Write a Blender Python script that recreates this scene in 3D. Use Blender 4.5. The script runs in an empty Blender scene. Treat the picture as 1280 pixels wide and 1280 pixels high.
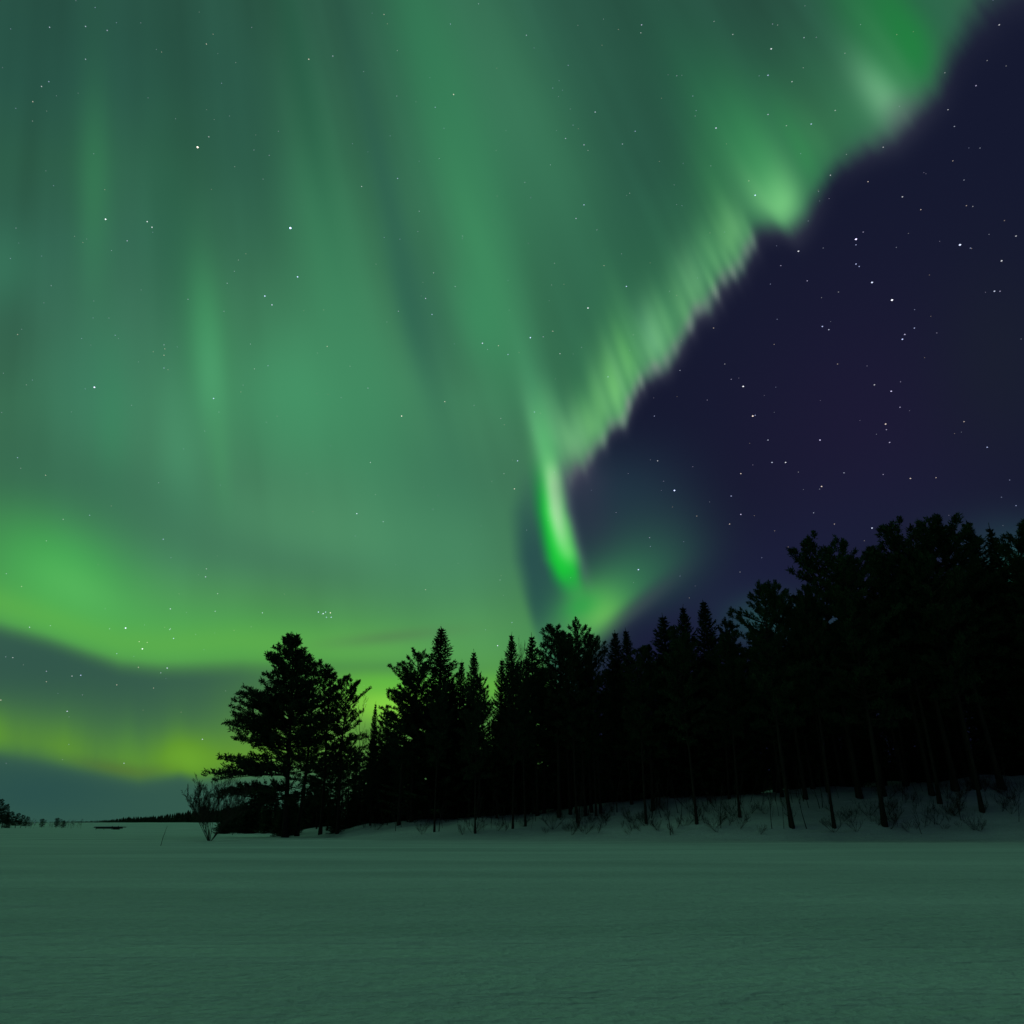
import bpy, math, random
import numpy as np
from mathutils import Vector
R = math.radians
S = bpy.context.scene
COL = S.collection
random.seed(11)

# ------------------------------------------------------------------ camera
FPX, HC, HZ = 950.0, 1.2, 1031.0             # focal length in units of a 1280 chart, camera height, horizon row
TH = math.atan((HZ-640)/FPX)
cam = bpy.data.cameras.new('camera'); co = bpy.data.objects.new('camera', cam); COL.objects.link(co)
cam.sensor_width = 36; cam.lens = 36*FPX/1280; cam.clip_start = .1; cam.clip_end = 60000
co.location = (0, 0, HC); co.rotation_euler = (math.pi/2+TH, 0, 0); S.camera = co
S.render.resolution_x = 1024; S.render.resolution_y = 1024
S.render.engine = 'CYCLES'
S.cycles.transparent_max_bounces = 12; S.cycles.max_bounces = 5; S.cycles.diffuse_bounces = 3
S.view_settings.view_transform = 'Standard'; S.view_settings.look = 'None'
S.view_settings.exposure = 0; S.view_settings.gamma = 1; S.view_settings.use_curve_mapping = False

# ------------------------------------------------------------------ night sky (world)
def s2l(c):
    c = np.asarray(c, float)/255.0
    return np.where(c <= .04045, c/12.92, ((c+.055)/1.055)**2.4)
NAVY = (21, 25, 47)
w = bpy.data.worlds.new('World'); S.world = w; w.use_nodes = True
nt = w.node_tree; nt.nodes.clear()
out = nt.nodes.new('ShaderNodeOutputWorld')
sky = nt.nodes.new('ShaderNodeTexSky'); sky.sky_type = 'NISHITA'; sky.sun_disc = False
sky.sun_elevation = R(-9); sky.sun_rotation = R(200)
b1 = nt.nodes.new('ShaderNodeBackground'); b1.inputs['Strength'].default_value = .05
nt.links.new(sky.outputs[0], b1.inputs['Color'])
b2 = nt.nodes.new('ShaderNodeBackground'); b2.inputs['Strength'].default_value = 1.0
b2.inputs['Color'].default_value = (*s2l(NAVY), 1)
ad = nt.nodes.new('ShaderNodeAddShader')
nt.links.new(b1.outputs[0], ad.inputs[0]); nt.links.new(b2.outputs[0], ad.inputs[1]); nt.links.new(ad.outputs[0], out.inputs['Surface'])

# ------------------------------------------------------------------ directions
def ray(px, py):
    a, b = px-640.0, 640.0-py
    return (a, FPX*math.cos(TH)-b*math.sin(TH), b*math.cos(TH)+FPX*math.sin(TH))
def at_Y(px, py, Y):                           # the world point seen at chart px, py at distance Y
    d = ray(px, py); t = Y/d[1]
    return Vector((d[0]*t, Y, HC+d[2]*t))
VX, VY = 120.0, -1300.0            # magnetic zenith in chart units
def sst(a, b, x):
    t = np.clip((x-a)/(b-a), 0, 1); return t*t*(3-2*t)
def vnoise(x, y, seed):
    xi = np.floor(x).astype(np.int64); yi = np.floor(y).astype(np.int64)
    fx = x-xi; fy = y-yi; fx = fx*fx*(3-2*fx); fy = fy*fy*(3-2*fy)
    def h(a, b):
        n = (a*374761393 + b*668265263 + seed*982451653) & 0xffffffff
        n = ((n ^ (n >> 13))*1274126177) & 0xffffffff
        return ((n ^ (n >> 16)) & 0xffff)/65535.0
    return (h(xi,yi)*(1-fx)+h(xi+1,yi)*fx)*(1-fy)+(h(xi,yi+1)*(1-fx)+h(xi+1,yi+1)*fx)*fy
def fbm(x, y, seed, n=3):
    s = 0; a = 1; t = 0
    for i in range(n):
        s = s+a*vnoise(x*2**i, y*2**i, seed+i*17); t += a; a *= .5
    return s/t
EDGE = [(2600,-900),(1700,-330),(1400,-130),(1232,0),(1182,68),(1168,108),(1132,150),(1110,172),(1085,182),(1062,196),(1048,207),(1035,219),(1025,240),
 (1005,275),(986,295),(970,284),(945,288),(935,315),(920,334),(905,347),(885,375),(865,395),(850,425),(825,465),(812,462),
 (800,477),(790,500),(777,530),(765,530),(755,547),(735,575),(712,605)]
RAYS = [ # s, width, colour, alpha, offset up from edge, length
 (.694,.020,(122,184,140),.97,34,46),(.70,.018,(104,112,116),.5,4,22),(.655,.02,(52,116,80),.5,30,60),(.752,.030,(32,132,62),.8,46,85),(.80,.018,(44,96,76),.5,30,60),(.727,.008,(70,140,92),.45,50,60),(.72,.02,(40,120,70),.4,90,90),
 (.5506,.017,(128,208,134),.95,34,48),(.5530,.022,(60,150,90),.6,90,85),(.594,.010,(56,142,84),.65,40,55),(.612,.008,(60,134,86),.5,34,45),(.625,.02,(60,120,80),.35,40,50),
 (.497,.012,(98,168,108),.85,34,36),(.505,.014,(55,130,80),.4,80,60),(.472,.009,(78,150,98),.6,30,35),(.452,.012,(88,152,108),.7,32,36),
 (.436,.006,(75,140,95),.5,30,40),(.404,.008,(108,178,128),.85,30,38),(.420,.006,(85,155,105),.7,32,36),(.363,.006,(112,192,112),.9,36,42),
 (.3796,.006,(100,180,104),.8,34,44),(.391,.005,(75,145,95),.5,50,55),(.349,.005,(100,175,105),.7,30,36),(.337,.007,(108,182,112),.8,26,34),
 (.322,.007,(118,190,128),.85,26,36),(.309,.006,(118,178,130),.6,60,45),(.2995,.0045,(85,160,110),.5,0,0)]
def aurora_rgb(x, y):
    """display-referred colour (0..255) of the night sky with its aurora at chart position x, y"""
    x = np.asarray(x, float); y = np.asarray(y, float)
    D = np.maximum(y-VY, 60)
    s = (x-VX)/D
    # ---- night sky
    nv = np.stack([21+0*x, 25+0*x, 47+0*x], -1)
    C = nv.copy()
    def mix(col, a):
        nonlocal C
        C = C+(np.asarray(col, float)-C)*np.clip(a, 0, 1)[..., None]
    def blob(cx, cy, sx, sy, ang=0, p=2.0, lean=True):
        """soft patch; lean=True bends its long axis along the rays"""
        dx = x-cx; dy = y-cy
        if lean:
            s0 = (cx-VX)/(cy-VY); dx = (s-s0)*(cy-VY)
        c, n = np.cos(np.radians(ang)), np.sin(np.radians(ang))
        u = dx*c+dy*n; v = -dx*n+dy*c
        return np.exp(-0.5*(np.abs(u/sx)**p+np.abs(v/sy)**p))
    # ---- thin purple / dark variations of the bare sky
    mix((31,26,54), .7*blob(1090,560,130,150,0,2,False)); mix((28,31,62), .8*blob(930,740,170,50,-25,2,False))
    mix((24,30,50), .5*blob(1200,720,200,90,0,2,False)); mix((27,33,46), .6*blob(1250,450,60,90,0,2,False))
    # ---- faint teal lobe right of the fold
    n1 = fbm(x/90, y/90, 5)
    mix((34,56,70), .85*blob(765,640,75,62,0,2.6,False)); mix((38,62,68), .8*blob(800,690,62,45,-20,2.4,False))
    mix((44,92,76), .7*blob(775,715,60,34,-15,2,False))
    # ---- the veil
    ex = np.array([p[0] for p in EDGE], float); ey = np.array([p[1] for p in EDGE], float)
    es = (ex-VX)/np.maximum(ey-VY, 60); o = np.argsort(es)
    sg = np.linspace(.25, 1.4, 2301); yg = np.interp(sg, es[o], ey[o])
    kw = np.exp(-.5*(np.arange(-24,25)/7.)**2); kw /= kw.sum()
    yg = np.convolve(np.pad(yg, 24, 'edge'), kw, 'valid')
    rr_ = np.random.RandomState(12); s_i = .312; FINE = []
    while s_i < .52:
        FINE.append((s_i, rr_.uniform(.0016, .003)*(1+(s_i-.31)*3), rr_.uniform(.25, .75), rr_.uniform(3, 11), rr_.uniform(20, 50)))
        s_i += rr_.uniform(.0055, .0095)*(1+(s_i-.31)*2.2)
    for (s0, w, al, tip, ln) in FINE: yg = yg+(tip-4)*np.exp(-.5*((sg-s0)/w)**2)
    ye = np.interp(s, sg, yg)
    # left of the fold the veil's border drops along the dark gap
    gs = [(660,860),(672,800),(656,760),(646,712),(639,660),(640,600),(652,540),(672,530),(700,590)]
    d = ye-y                                            # height above the lower border
    wob = (fbm(s*90, y/400, 31)-.5)*9
    soft = np.interp(s, [.3,.36,.45,.6,.75,.9], [9,10,13,15,18,28])
    A = sst(-soft, soft*1.1, d+wob)
    xr = np.interp(y, [590,605,640,700,745,800,900], [712,705,703,713,728,720,690])
    A = np.where(s < es.min(), np.where(y < 590, 1.0, sst(-11, 11, xr-x)), A)
    V = np.zeros_like(C)
    ys = [-560,-260,-20,100,200,300,400,500,600,700,780,860,960,1040]  # rows above the frame are unseen veil, brightened to light the snow
    def col(vals): return np.stack([np.interp(y, ys, [v[i] for v in vals]) for i in range(3)], -1)
    left = col([(118,196,152),(80,142,110),(42,88,74),(43,94,78),(48,104,80),(54,112,90),(60,118,92),(64,128,94),(64,126,92),(70,140,92),(82,160,86),(70,120,70),(60,110,66),(55,95,70)])
    mid = col([(118,196,152),(80,142,110),(50,104,82),(52,110,84),(54,116,86),(58,122,88),(66,132,94),(72,146,102),(76,142,102),(76,142,98),(82,158,88),(90,170,70),(90,150,70),(60,100,70)])
    right = col([(118,196,152),(80,142,110),(44,90,74),(42,92,73),(42,94,75),(43,98,78),(44,102,79),(52,112,84),(58,116,87),(68,132,92),(74,142,88),(90,165,70),(90,150,70),(60,100,70)])
    tl = sst(60, 380, x)[..., None]; tr = sst(560, 820, x)[..., None]
    V = left*(1-tl)+mid*tl; V = V*(1-tr)+right*tr
    # rays and soft patches in the veil
    r1 = fbm(s*26+3, y/520, 71, 3)-.5; r2 = fbm(s*75, y/300, 91, 2)-.5; r3 = fbm(x/210, y/170, 13)-.5
    fade = sst(900, 600, y)
    V = V*(.915+(r1*.19+r2*.05)*(.35+.65*fade)+r3*.16)[..., None]; V = V+(V.mean(-1, keepdims=True)-V)*.06
    C = C+(V-C)*A[..., None]
    a = A
    mix((60,136,92), .75*a*blob(575,150,34,150)); mix((66,146,98), .75*a*blob(598,300,24,110)); mix((50,120,84), .6*a*blob(535,60,34,130))
    mix((66,136,98), .6*a*blob(650,120,40,150)); mix((46,96,80), .6*a*blob(486,250,12,170)); mix((48,100,82), .45*a*blob(540,390,24,60)); mix((46,98,80), .65*a*blob(508,380,11,60))
    mix((62,146,98), .6*a*blob(600,400,26,50)); mix((62,136,94), .65*a*blob(408,310,34,140)); mix((70,150,104), .85*a*blob(375,490,66,80)); mix((66,140,98), .6*a*blob(455,470,36,130))
    mix((70,156,100), .75*a*blob(256,410,20,70)); mix((80,164,112), .75*a*blob(262,470,13,45)); mix((76,150,108), .6*a*blob(225,580,22,70)); mix((74,150,100), .5*a*blob(275,580,10,60))
    mix((60,140,90), .5*a*blob(118,210,16,110)); mix((62,140,96), .6*a*blob(138,520,16,60)); mix((60,126,98), .5*a*blob(110,480,50,70)); mix((56,120,92), .6*a*blob(0,330,40,40))
    mix((38,92,68), .55*a*blob(375,90,12,130)); mix((40,84,72), .45*a*blob(300,160,40,110)); mix((38,80,68), .5*a*blob(80,60,160,70)); mix((42,98,74), .4*a*blob(215,300,26,120))
    mix((58,112,86), .5*a*blob(190,640,90,40,10)); mix((60,108,84), .5*a*blob(330,690,120,24,12,2,False)); mix((56,110,84), .4*a*blob(60,600,100,30,10,2,False))
    mix((82,150,106), .5*a*blob(420,670,110,34,5,2,False)); mix((52,112,84), .5*a*blob(560,600,60,60)); mix((70,136,98), .5*a*blob(560,700,70,60))
    mix((40,86,70), .5*a*blob(850,60,60,90)); mix((46,96,78), .4*a*blob(720,60,50,90)); mix((40,100,72), .5*a*blob(905,150,40,80)); mix((56,120,88), .35*a*blob(700,250,60,150))
    # ---- bright rays along the border
    gen = np.exp(-((d-30)/34.)**2)*sst(.305,.33,s)*(1-sst(.8,1.0,s))
    mix((58,132,86), .38*gen*a)
    mix((52,118,80), .3*a*np.exp(-((d-90)/60.)**2)*sst(.305,.34,s)*(1-sst(.8,1.0,s)))
    fine = fbm(s*170, y/200, 3, 2)-.5
    mix((96,170,112), a*np.clip(fine*1.1,0,1)*np.exp(-((d-30)/34.)**2)*sst(.312,.33,s)*(1-sst(.46,.56,s)))
    mix((40,104,74), a*np.clip(-fine*1.0,0,1)*np.exp(-((d-45)/40.)**2)*sst(.312,.33,s)*(1-sst(.46,.56,s)))
    for (s0, w, c, al, off, ln) in RAYS:
        if ln <= 0: continue
        up = np.where(d > off, (d-off)/(ln*1.1), (off-d)/(ln*.62))
        mix(c, al*np.exp(-.5*((s-s0)/w)**2)*np.exp(-up**2)*(A**.6))
    for (s0, w, al, tip, ln) in FINE:
        up = np.where(d > ln*.35, (d-ln*.35)/ln, (ln*.35-d)/(ln*.4)); gq = np.exp(-.5*((s-s0)/w)**2)
        mix((116,188,124), .72*al*gq*np.exp(-up**2)*A**.6)
        mix((150,150,152), .7*al*gq*np.exp(-((d-3)/9.)**2))
    mix((100,178,124), .75*blob(679,556,7.5,40)); mix((70,146,102), .5*blob(664,480,9,50))
    # lilac fringe under the border
    fr = np.exp(-((d+4)/(soft*1.1))**2)*sst(.30,.32,s)
    fa = np.interp(s, [.3,.33,.36,.40,.43,.46,.50,.55,.6,.66,.70,.8,.9], [.7,.5,.3,.65,.35,.6,.3,.5,.15,.5,.55,.2,.35])
    mix((96,100,108), .55*fr*fa)
    # ---- curved arcs low in the left
    lb = np.interp(x, [-400,0,60,110,150,200,300,420,540,640], [700,780,797,815,828,832,828,838,850,860])   # lower border of the bright band
    db = lb-y; m = sst(560, 330, x)
    band = sst(-14,20,db)*np.exp(-np.clip(db-25,0,None)**2/(2*np.interp(x,[0,160,400],[62,46,30])**2))
    mix((80,172,82), (.86*m*band)*np.interp(x,[-300,0,60,160,260,400,560],[.5,.8,.98,.85,.72,.6,.4]))
    mix((96,176,74), .6*m*np.exp(-((db-26)/22.)**2)); mix((72,190,86), .55*blob(75,700,70,38,22,2,False)); mix((92,188,96), .5*blob(95,735,45,20,25,2,False))
    # dark space under it
    lb2 = np.interp(x, [-400,0,60,120,175,200,225,250,278,330,420], [930,940,950,963,973,970,966,972,970,962,950])
    dk = sst(8,-22,db)*sst(700,560,x)*(1-sst(330,440,x)*.75)
    mix((54,91,78), .9*dk)
    mix((46,82,74), .6*dk*blob(60,835,110,34,8,2,False))
    # yellow-green arc
    d2 = lb2-y; rr = .72+.62*(fbm(x/40, y/260, 55, 4)-.35)
    arc = sst(-18,18,d2)*np.exp(-(np.clip(d2-22,0,None)/np.interp(x,[0,100,240,300],[42,58,62,80]))**2)
    mix((80,140,66), .85*arc*dk*np.clip(rr,0,1)); mix((100,154,44), .92*dk*sst(-12,22,d2)*np.exp(-(np.clip(d2-16,0,None)/32.)**2)*np.clip(rr,0,1)*np.interp(x,[0,90,160,200,240,280],[.62,.75,.6,.85,1,1]))
    mix((108,168,34), 0.8*dk*blob(234,950,24,20,0,2,False)*sst(-10,10,d2))
    mix((88,110,50), .5*dk*np.exp(-((d2-6)/10.)**2)*blob(150,960,40,30,0,2,False))
    lowc = sst(6,-26,d2)*sst(700,560,x)*sst(500,380,x)
    mix((50,88,76), .9*lowc); mix((36,74,76), .5*lowc*blob(40,990,80,26,0,2,False))
    # ---- glow behind the gap between the trees
    mix((96,176,84), .6*blob(480,810,80,20,4,2,False)); mix((84,124,82), .55*blob(500,795,60,6,-6,2,False)); mix((72,130,78), .7*blob(500,838,110,8,0,2,False))
    mix((142,224,70), .97*blob(482,880,46,20,0,2.4,False)); mix((98,190,66), .7*blob(480,855,70,12,0,2,False)); mix((110,190,60), .5*blob(612,860,20,16,0,2,False))
    mix((86,156,92), .5*blob(600,800,60,30,0,2,False))
    mix((100,150,60), .5*blob(400,920,80,40,0,2,False))
    # ---- dark gap left of the fold
    gl = np.interp(y, [540,600,640,700,740,780,860], [668,646,638,643,653,664,690])       # veil's border
    gr_ = np.interp(y, [540,600,640,700,730,780,860], [672,678,680,682,702,712,715])
    gap = sst(-8,20,x-gl)*sst(560,700,y)*sst(16,-22,x-gr_-10)
    mix((40,78,78), .92*gap)
    mix((40,82,76), .85*sst(-4,12,x-gl)*sst(690,760,y)*blob(690,770,30,50,0,3,False))
    # everything right of the fold and under the border goes back to night
    fc = np.interp(y, [520,560,600,640,680,700,725,745], [678,684,691,695,703,708,716,728])  # fold centre line
    # ---- the fold itself
    fw = np.interp(y, [520,560,600,640,700,735], [12,13,13,12,11,6])
    amp = sst(450,600,y)*sst(752,716,y)
    gx = (x-fc)
    mix((100,112,124), .6*sst(566,606,y)*sst(760,690,y)*np.exp(-.5*((gx-15)/6.)**2))
    mix((20,150,60), .8*amp*sst(-34,-12,gx)*sst(10,-2,gx)*sst(560,630,y))
    mix((24,208,54), .96*sst(560,640,y)*sst(745,712,y)*np.exp(-.5*(np.abs(gx+3)/np.interp(y,[560,640,700,735],[9,12,14.5,9]))**3.2))
    mix((92,190,112), .8*amp*np.exp(-.5*(gx/fw)**2)*sst(640,560,y))
    mix((150,240,150), .95*np.exp(-.5*(np.abs(gx-2)/8.5)**2.2)*sst(556,608,y)*sst(718,636,y))
    mix((110,240,110), .8*np.exp(-.5*((gx-5)/7.5)**2)*sst(630,660,y)*sst(716,686,y))
    mix((176,248,170), .9*np.exp(-.5*(np.abs(gx-1)/6.)**2)*sst(572,608,y)*sst(705,640,y))
    mix((24,176,62), .5*blob(716,733,10,14,-35,2,False))
    # lilac right flank
    mix((70,66,88), .5*blob(722,600,22,20,-50,2,False))
    mix((44,52,70), .6*blob(735,640,22,40,-10,2,False))
    # ---- low glow beside it
    ln = (x-760)*.62+(y-790)*.78                          # signed distance to the slanting lower right border
    gm = sst(14,-22,ln)
    mix((58,130,86), .8*gm*blob(765,752,52,30,-32,2,False))
    mix((90,180,86), .92*gm*blob(748,776,34,30,-40,2.2,False)); mix((112,190,92), .6*gm*blob(752,776,18,24,-40,2,False))
    mix((28,160,66), .5*gm*blob(726,758,18,12,-30,2,False)); mix((66,70,84), .5*np.exp(-(ln/13.)**2)*blob(790,755,45,30,-35,2,False))
    mix((74,142,86), .7*blob(705,800,34,18,0,2,False))
    mix((52,128,100), .8*blob(1272,716,34,26,0,2,False)); mix((44,96,84), .6*blob(960,775,40,22,0,2,False)); mix((40,84,84), .5*blob(1070,790,40,18,0,2,False)); mix((36,62,74), .5*blob(1255,672,60,26,0,2,False))
    return np.clip(C, 0, 255)

# ------------------------------------------------------------------ helpers
def tag(o, label=None, cat=None, group=None, kind=None):
    if label: o['label'] = label
    if cat: o['category'] = cat
    if group: o['group'] = group
    if kind: o['kind'] = kind
    return o
def empty(name, loc, rz=0):
    o = bpy.data.objects.new(name, None); COL.objects.link(o); o.location = loc; o.rotation_euler.z = rz
    o.empty_display_size = .5
    return o
class MB:
    def __init__(s): s.v = []; s.f = []
    def tube(s, pts, rad, n=5):
        k = len(s.v); pts = [Vector(p) for p in pts]
        for i, p in enumerate(pts):
            d = (pts[min(i+1, len(pts)-1)]-pts[max(i-1, 0)])
            if d.length < 1e-6: d = Vector((0,0,1))
            d.normalize(); a = d.orthogonal().normalized() if abs(d.z) < .9 else Vector((1,0,0)).cross(d).normalized()
            b = d.cross(a)
            for j in range(n):
                t = 2*math.pi*j/n
                s.v.append(p+(a*math.cos(t)+b*math.sin(t))*rad[i])
        for i in range(len(pts)-1):
            for j in range(n):
                j2 = (j+1) % n
                s.f.append((k+i*n+j, k+i*n+j2, k+(i+1)*n+j2, k+(i+1)*n+j))
        s.f.append(tuple(k+(len(pts)-1)*n+j for j in range(n)))
    def tri(s, a, b, c):
        k = len(s.v); s.v += [a, b, c]; s.f.append((k, k+1, k+2))
    def blade(s, p, d, L, wd):
        """a flat needle spray from p along d"""
        side = d.cross(Vector((random.gauss(0,1), random.gauss(0,1), random.gauss(0,1))))
        if side.length < 1e-5: side = d.orthogonal()
        side.normalize()
        k = len(s.v); s.v += [p-side*wd*.25, p+d*L*.45+side*wd*.5, p+d*L, p+d*L*.45-side*wd*.5]; s.f.append((k, k+1, k+2, k+3))
    def box(s, x0, x1, y0, y1, z0, z1):
        k = len(s.v)
        s.v += [Vector(p) for p in ((x0,y0,z0),(x1,y0,z0),(x1,y1,z0),(x0,y1,z0),(x0,y0,z1),(x1,y0,z1),(x1,y1,z1),(x0,y1,z1))]
        s.f += [tuple(k+i for i in q) for q in ((0,3,2,1),(4,5,6,7),(0,1,5,4),(1,2,6,5),(2,3,7,6),(3,0,4,7))]
    def mesh(s, name, mat, smooth=False):
        m = bpy.data.meshes.new(name); m.from_pydata([tuple(v) for v in s.v], [], s.f)
        m.materials.append(mat)
        if smooth: m.shade_smooth()
        m.update(); return m
    def build(s, name, mat, parent=None, smooth=False):
        o = bpy.data.objects.new(name, s.mesh(name, mat, smooth)); COL.objects.link(o); o.parent = parent
        return o
def grid_obj(name, X, Y, Z, mat, keep=None, smooth=True):
    n, m = X.shape
    me = bpy.data.meshes.new(name)
    co_ = np.stack([X, Y, Z], -1).reshape(-1, 3)
    i = np.arange(n*m).reshape(n, m)
    q = np.stack([i[:-1,:-1], i[:-1,1:], i[1:,1:], i[1:,:-1]], -1).reshape(-1, 4)
    if keep is not None: q = q[keep.reshape(-1)]
    used = np.unique(q); remap = np.full(n*m, -1); remap[used] = np.arange(len(used)); q = remap[q]; co_ = co_[used]
    me.vertices.add(len(co_)); me.vertices.foreach_set('co', co_.astype(np.float32).ravel())
    me.loops.add(q.size); me.loops.foreach_set('vertex_index', q.astype(np.int32).ravel())
    me.polygons.add(len(q)); me.polygons.foreach_set('loop_start', np.arange(0, q.size, 4, dtype=np.int32))
    me.polygons.foreach_set('use_smooth', np.full(len(q), smooth))
    me.update(calc_edges=True); me.materials.append(mat)
    o = bpy.data.objects.new(name, me); COL.objects.link(o)
    return o, used

# ------------------------------------------------------------------ materials
def mat_new(name):
    m = bpy.data.materials.new(name); m.use_nodes = True; t = m.node_tree
    return m, t, t.nodes['Principled BSDF']
def noise(t, scale, detail=4, vec=None, rough=.55):
    n = t.nodes.new('ShaderNodeTexNoise'); n.inputs['Scale'].default_value = scale; n.inputs['Detail'].default_value = detail
    n.inputs['Roughness'].default_value = rough
    if vec: t.links.new(vec, n.inputs['Vector'])
    return n
def ramp(t, fac, stops):
    r = t.nodes.new('ShaderNodeValToRGB'); e = r.color_ramp.elements
    while len(e) < len(stops): e.new(.5)
    for k, (p, c) in enumerate(stops): e[k].position = p; e[k].color = (*c, 1)
    t.links.new(fac, r.inputs['Fac']); return r
def mapping(t, scale, src='Object'):
    tc = t.nodes.new('ShaderNodeTexCoord'); mp = t.nodes.new('ShaderNodeMapping'); mp.inputs['Scale'].default_value = scale
    t.links.new(tc.outputs[src], mp.inputs['Vector']); return mp.outputs[0]
def simple(name, c1, c2, scale, rough=.9, zscale=1, bump=0):
    m, t, p = mat_new(name); n = noise(t, scale, 5, mapping(t, (1, 1, zscale)))
    r = ramp(t, n.outputs['Fac'], [(.3, c1), (.7, c2)]); t.links.new(r.outputs[0], p.inputs['Base Color'])
    p.inputs['Roughness'].default_value = rough; p.inputs['Specular IOR Level'].default_value = .2
    if bump:
        b = t.nodes.new('ShaderNodeBump'); b.inputs['Strength'].default_value = bump; b.inputs['Distance'].default_value = .02
        t.links.new(n.outputs['Fac'], b.inputs['Height']); t.links.new(b.outputs[0], p.inputs['Normal'])
    return m
M_bark = simple('pine_bark', (.022,.018,.014), (.065,.045,.033), 3, .95, .3, .6)
M_birch = simple('birch_bark', (.10,.09,.08), (.26,.25,.23), 4, .9, .4)
M_twig = simple('twig_bark', (.04,.03,.025), (.09,.07,.055), 3)
M_pine = simple('pine_needles', (.020,.042,.018), (.05,.085,.035), .9, .8)
M_spruce = simple('spruce_needles', (.015,.034,.015), (.04,.07,.028), .9, .8)
M_far = simple('far_wood', (.018,.028,.016), (.03,.045,.022), .1)
M_wood = simple('weathered_wood', (.05,.045,.04), (.11,.10,.09), 4)

m, t, p = mat_new('snow')
M_snow = m
p.inputs['Roughness'].default_value = .75; p.inputs['Specular IOR Level'].default_value = .25
v1 = mapping(t, (.22, 1.0, 1)); v0 = mapping(t, (1, 1, 1)); v2 = mapping(t, (.035, .9, 1)); v3 = mapping(t, (.05, .22, 1))
na = noise(t, 1.1, 6, v1, .6)                 # wind ripples
nb = noise(t, 9, 5, v0, .65)                  # crust
nc = noise(t, 1.0, 3, v2)                     # long tracks and drifts across the ice
nd = noise(t, .9, 4, v3)                      # crust patches
def math_(t, op, a, b):
    n = t.nodes.new('ShaderNodeMath'); n.operation = op
    for i, x in enumerate((a, b)):
        if isinstance(x, (int, float)): n.inputs[i].default_value = x
        else: t.links.new(x, n.inputs[i])
    return n.outputs[0]
h = math_(t, 'ADD', math_(t, 'MULTIPLY', na.outputs['Fac'], .17), math_(t, 'MULTIPLY', nb.outputs['Fac'], .045))
ne = noise(t, 2.4, 5, mapping(t, (.8, 1.3, 1)), .6)
h = math_(t, 'ADD', h, math_(t, 'MULTIPLY', ne.outputs['Fac'], .20))
h = math_(t, 'ADD', h, math_(t, 'MULTIPLY', nc.outputs['Fac'], .34))
bp = t.nodes.new('ShaderNodeBump'); bp.inputs['Strength'].default_value = 1.0; bp.inputs['Distance'].default_value = 1.0
t.links.new(h, bp.inputs['Height']); t.links.new(bp.outputs[0], p.inputs['Normal'])
r = ramp(t, nd.outputs['Fac'], [(.35, (.58,.60,.62)), (.62, (.77,.79,.80))])
r2 = ramp(t, nb.outputs['Fac'], [(.3, (.80,.80,.80)), (.65, (1,1,1))])
mx = t.nodes.new('ShaderNodeMix'); mx.data_type = 'RGBA'; mx.blend_type = 'MULTIPLY'; mx.inputs['Factor'].default_value = 1
t.links.new(r.outputs[0], mx.inputs[6]); t.links.new(r2.outputs[0], mx.inputs[7]); t.links.new(mx.outputs[2], p.inputs['Base Color'])

# ------------------------------------------------------------------ aurora: a luminous sheet far up, seen through; out-of-frame part added to light the snow
def add_emission(name, strength=1.0, clear=True):
    m = bpy.data.materials.new(name); m.use_nodes = True; t = m.node_tree; t.nodes.clear()
    o = t.nodes.new('ShaderNodeOutputMaterial'); e = t.nodes.new('ShaderNodeEmission'); a = t.nodes.new('ShaderNodeAttribute')
    a.attribute_name = 'glow'; t.links.new(a.outputs['Color'], e.inputs['Color']); e.inputs['Strength'].default_value = strength
    if clear:
        tr = t.nodes.new('ShaderNodeBsdfTransparent'); s = t.nodes.new('ShaderNodeAddShader')
        t.links.new(e.outputs[0], s.inputs[0]); t.links.new(tr.outputs[0], s.inputs[1]); t.links.new(s.outputs[0], o.inputs['Surface'])
    else: t.links.new(e.outputs[0], o.inputs['Surface'])
    m.cycles.emission_sampling = 'NONE'
    return m
az = np.radians(np.concatenate([np.arange(-180, -46, 2.), np.arange(-46, 46, .2), np.arange(46, 101, 1.)]))  # unseen stretch behind the camera added as extra light on the snow
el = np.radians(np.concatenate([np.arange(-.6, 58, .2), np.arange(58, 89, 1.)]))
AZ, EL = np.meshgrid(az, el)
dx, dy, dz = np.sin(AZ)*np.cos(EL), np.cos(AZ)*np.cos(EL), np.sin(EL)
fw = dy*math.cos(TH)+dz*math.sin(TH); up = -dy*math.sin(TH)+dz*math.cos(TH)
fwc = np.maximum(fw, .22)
def softc(v, lo, hi, s=260.):                  # ease far-off directions into the chart, whose rows above the frame are invented
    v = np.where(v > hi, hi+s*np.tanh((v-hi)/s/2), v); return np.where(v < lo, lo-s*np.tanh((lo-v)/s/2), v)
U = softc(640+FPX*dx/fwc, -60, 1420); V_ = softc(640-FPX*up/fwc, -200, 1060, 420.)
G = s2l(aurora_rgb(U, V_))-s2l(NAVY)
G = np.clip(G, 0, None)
edge = sst(100, 75, np.degrees(AZ))*sst(-180, -150, np.degrees(AZ))*(.10+.90*sst(-.15, .4, fw))*sst(90, 84, np.degrees(EL))  # unseen glow behind the camera turned down to keep the bank dark
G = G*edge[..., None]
RA = 20000.
kq = G.max(-1); keep = (np.maximum(np.maximum(kq[:-1,:-1], kq[1:,1:]), np.maximum(kq[1:,:-1], kq[:-1,1:])) > .0001)
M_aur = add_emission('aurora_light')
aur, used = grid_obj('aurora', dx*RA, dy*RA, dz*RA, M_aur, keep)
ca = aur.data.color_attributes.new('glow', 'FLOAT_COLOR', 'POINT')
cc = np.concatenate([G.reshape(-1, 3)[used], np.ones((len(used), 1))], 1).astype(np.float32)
ca.data.foreach_set('color', cc.ravel())
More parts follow.
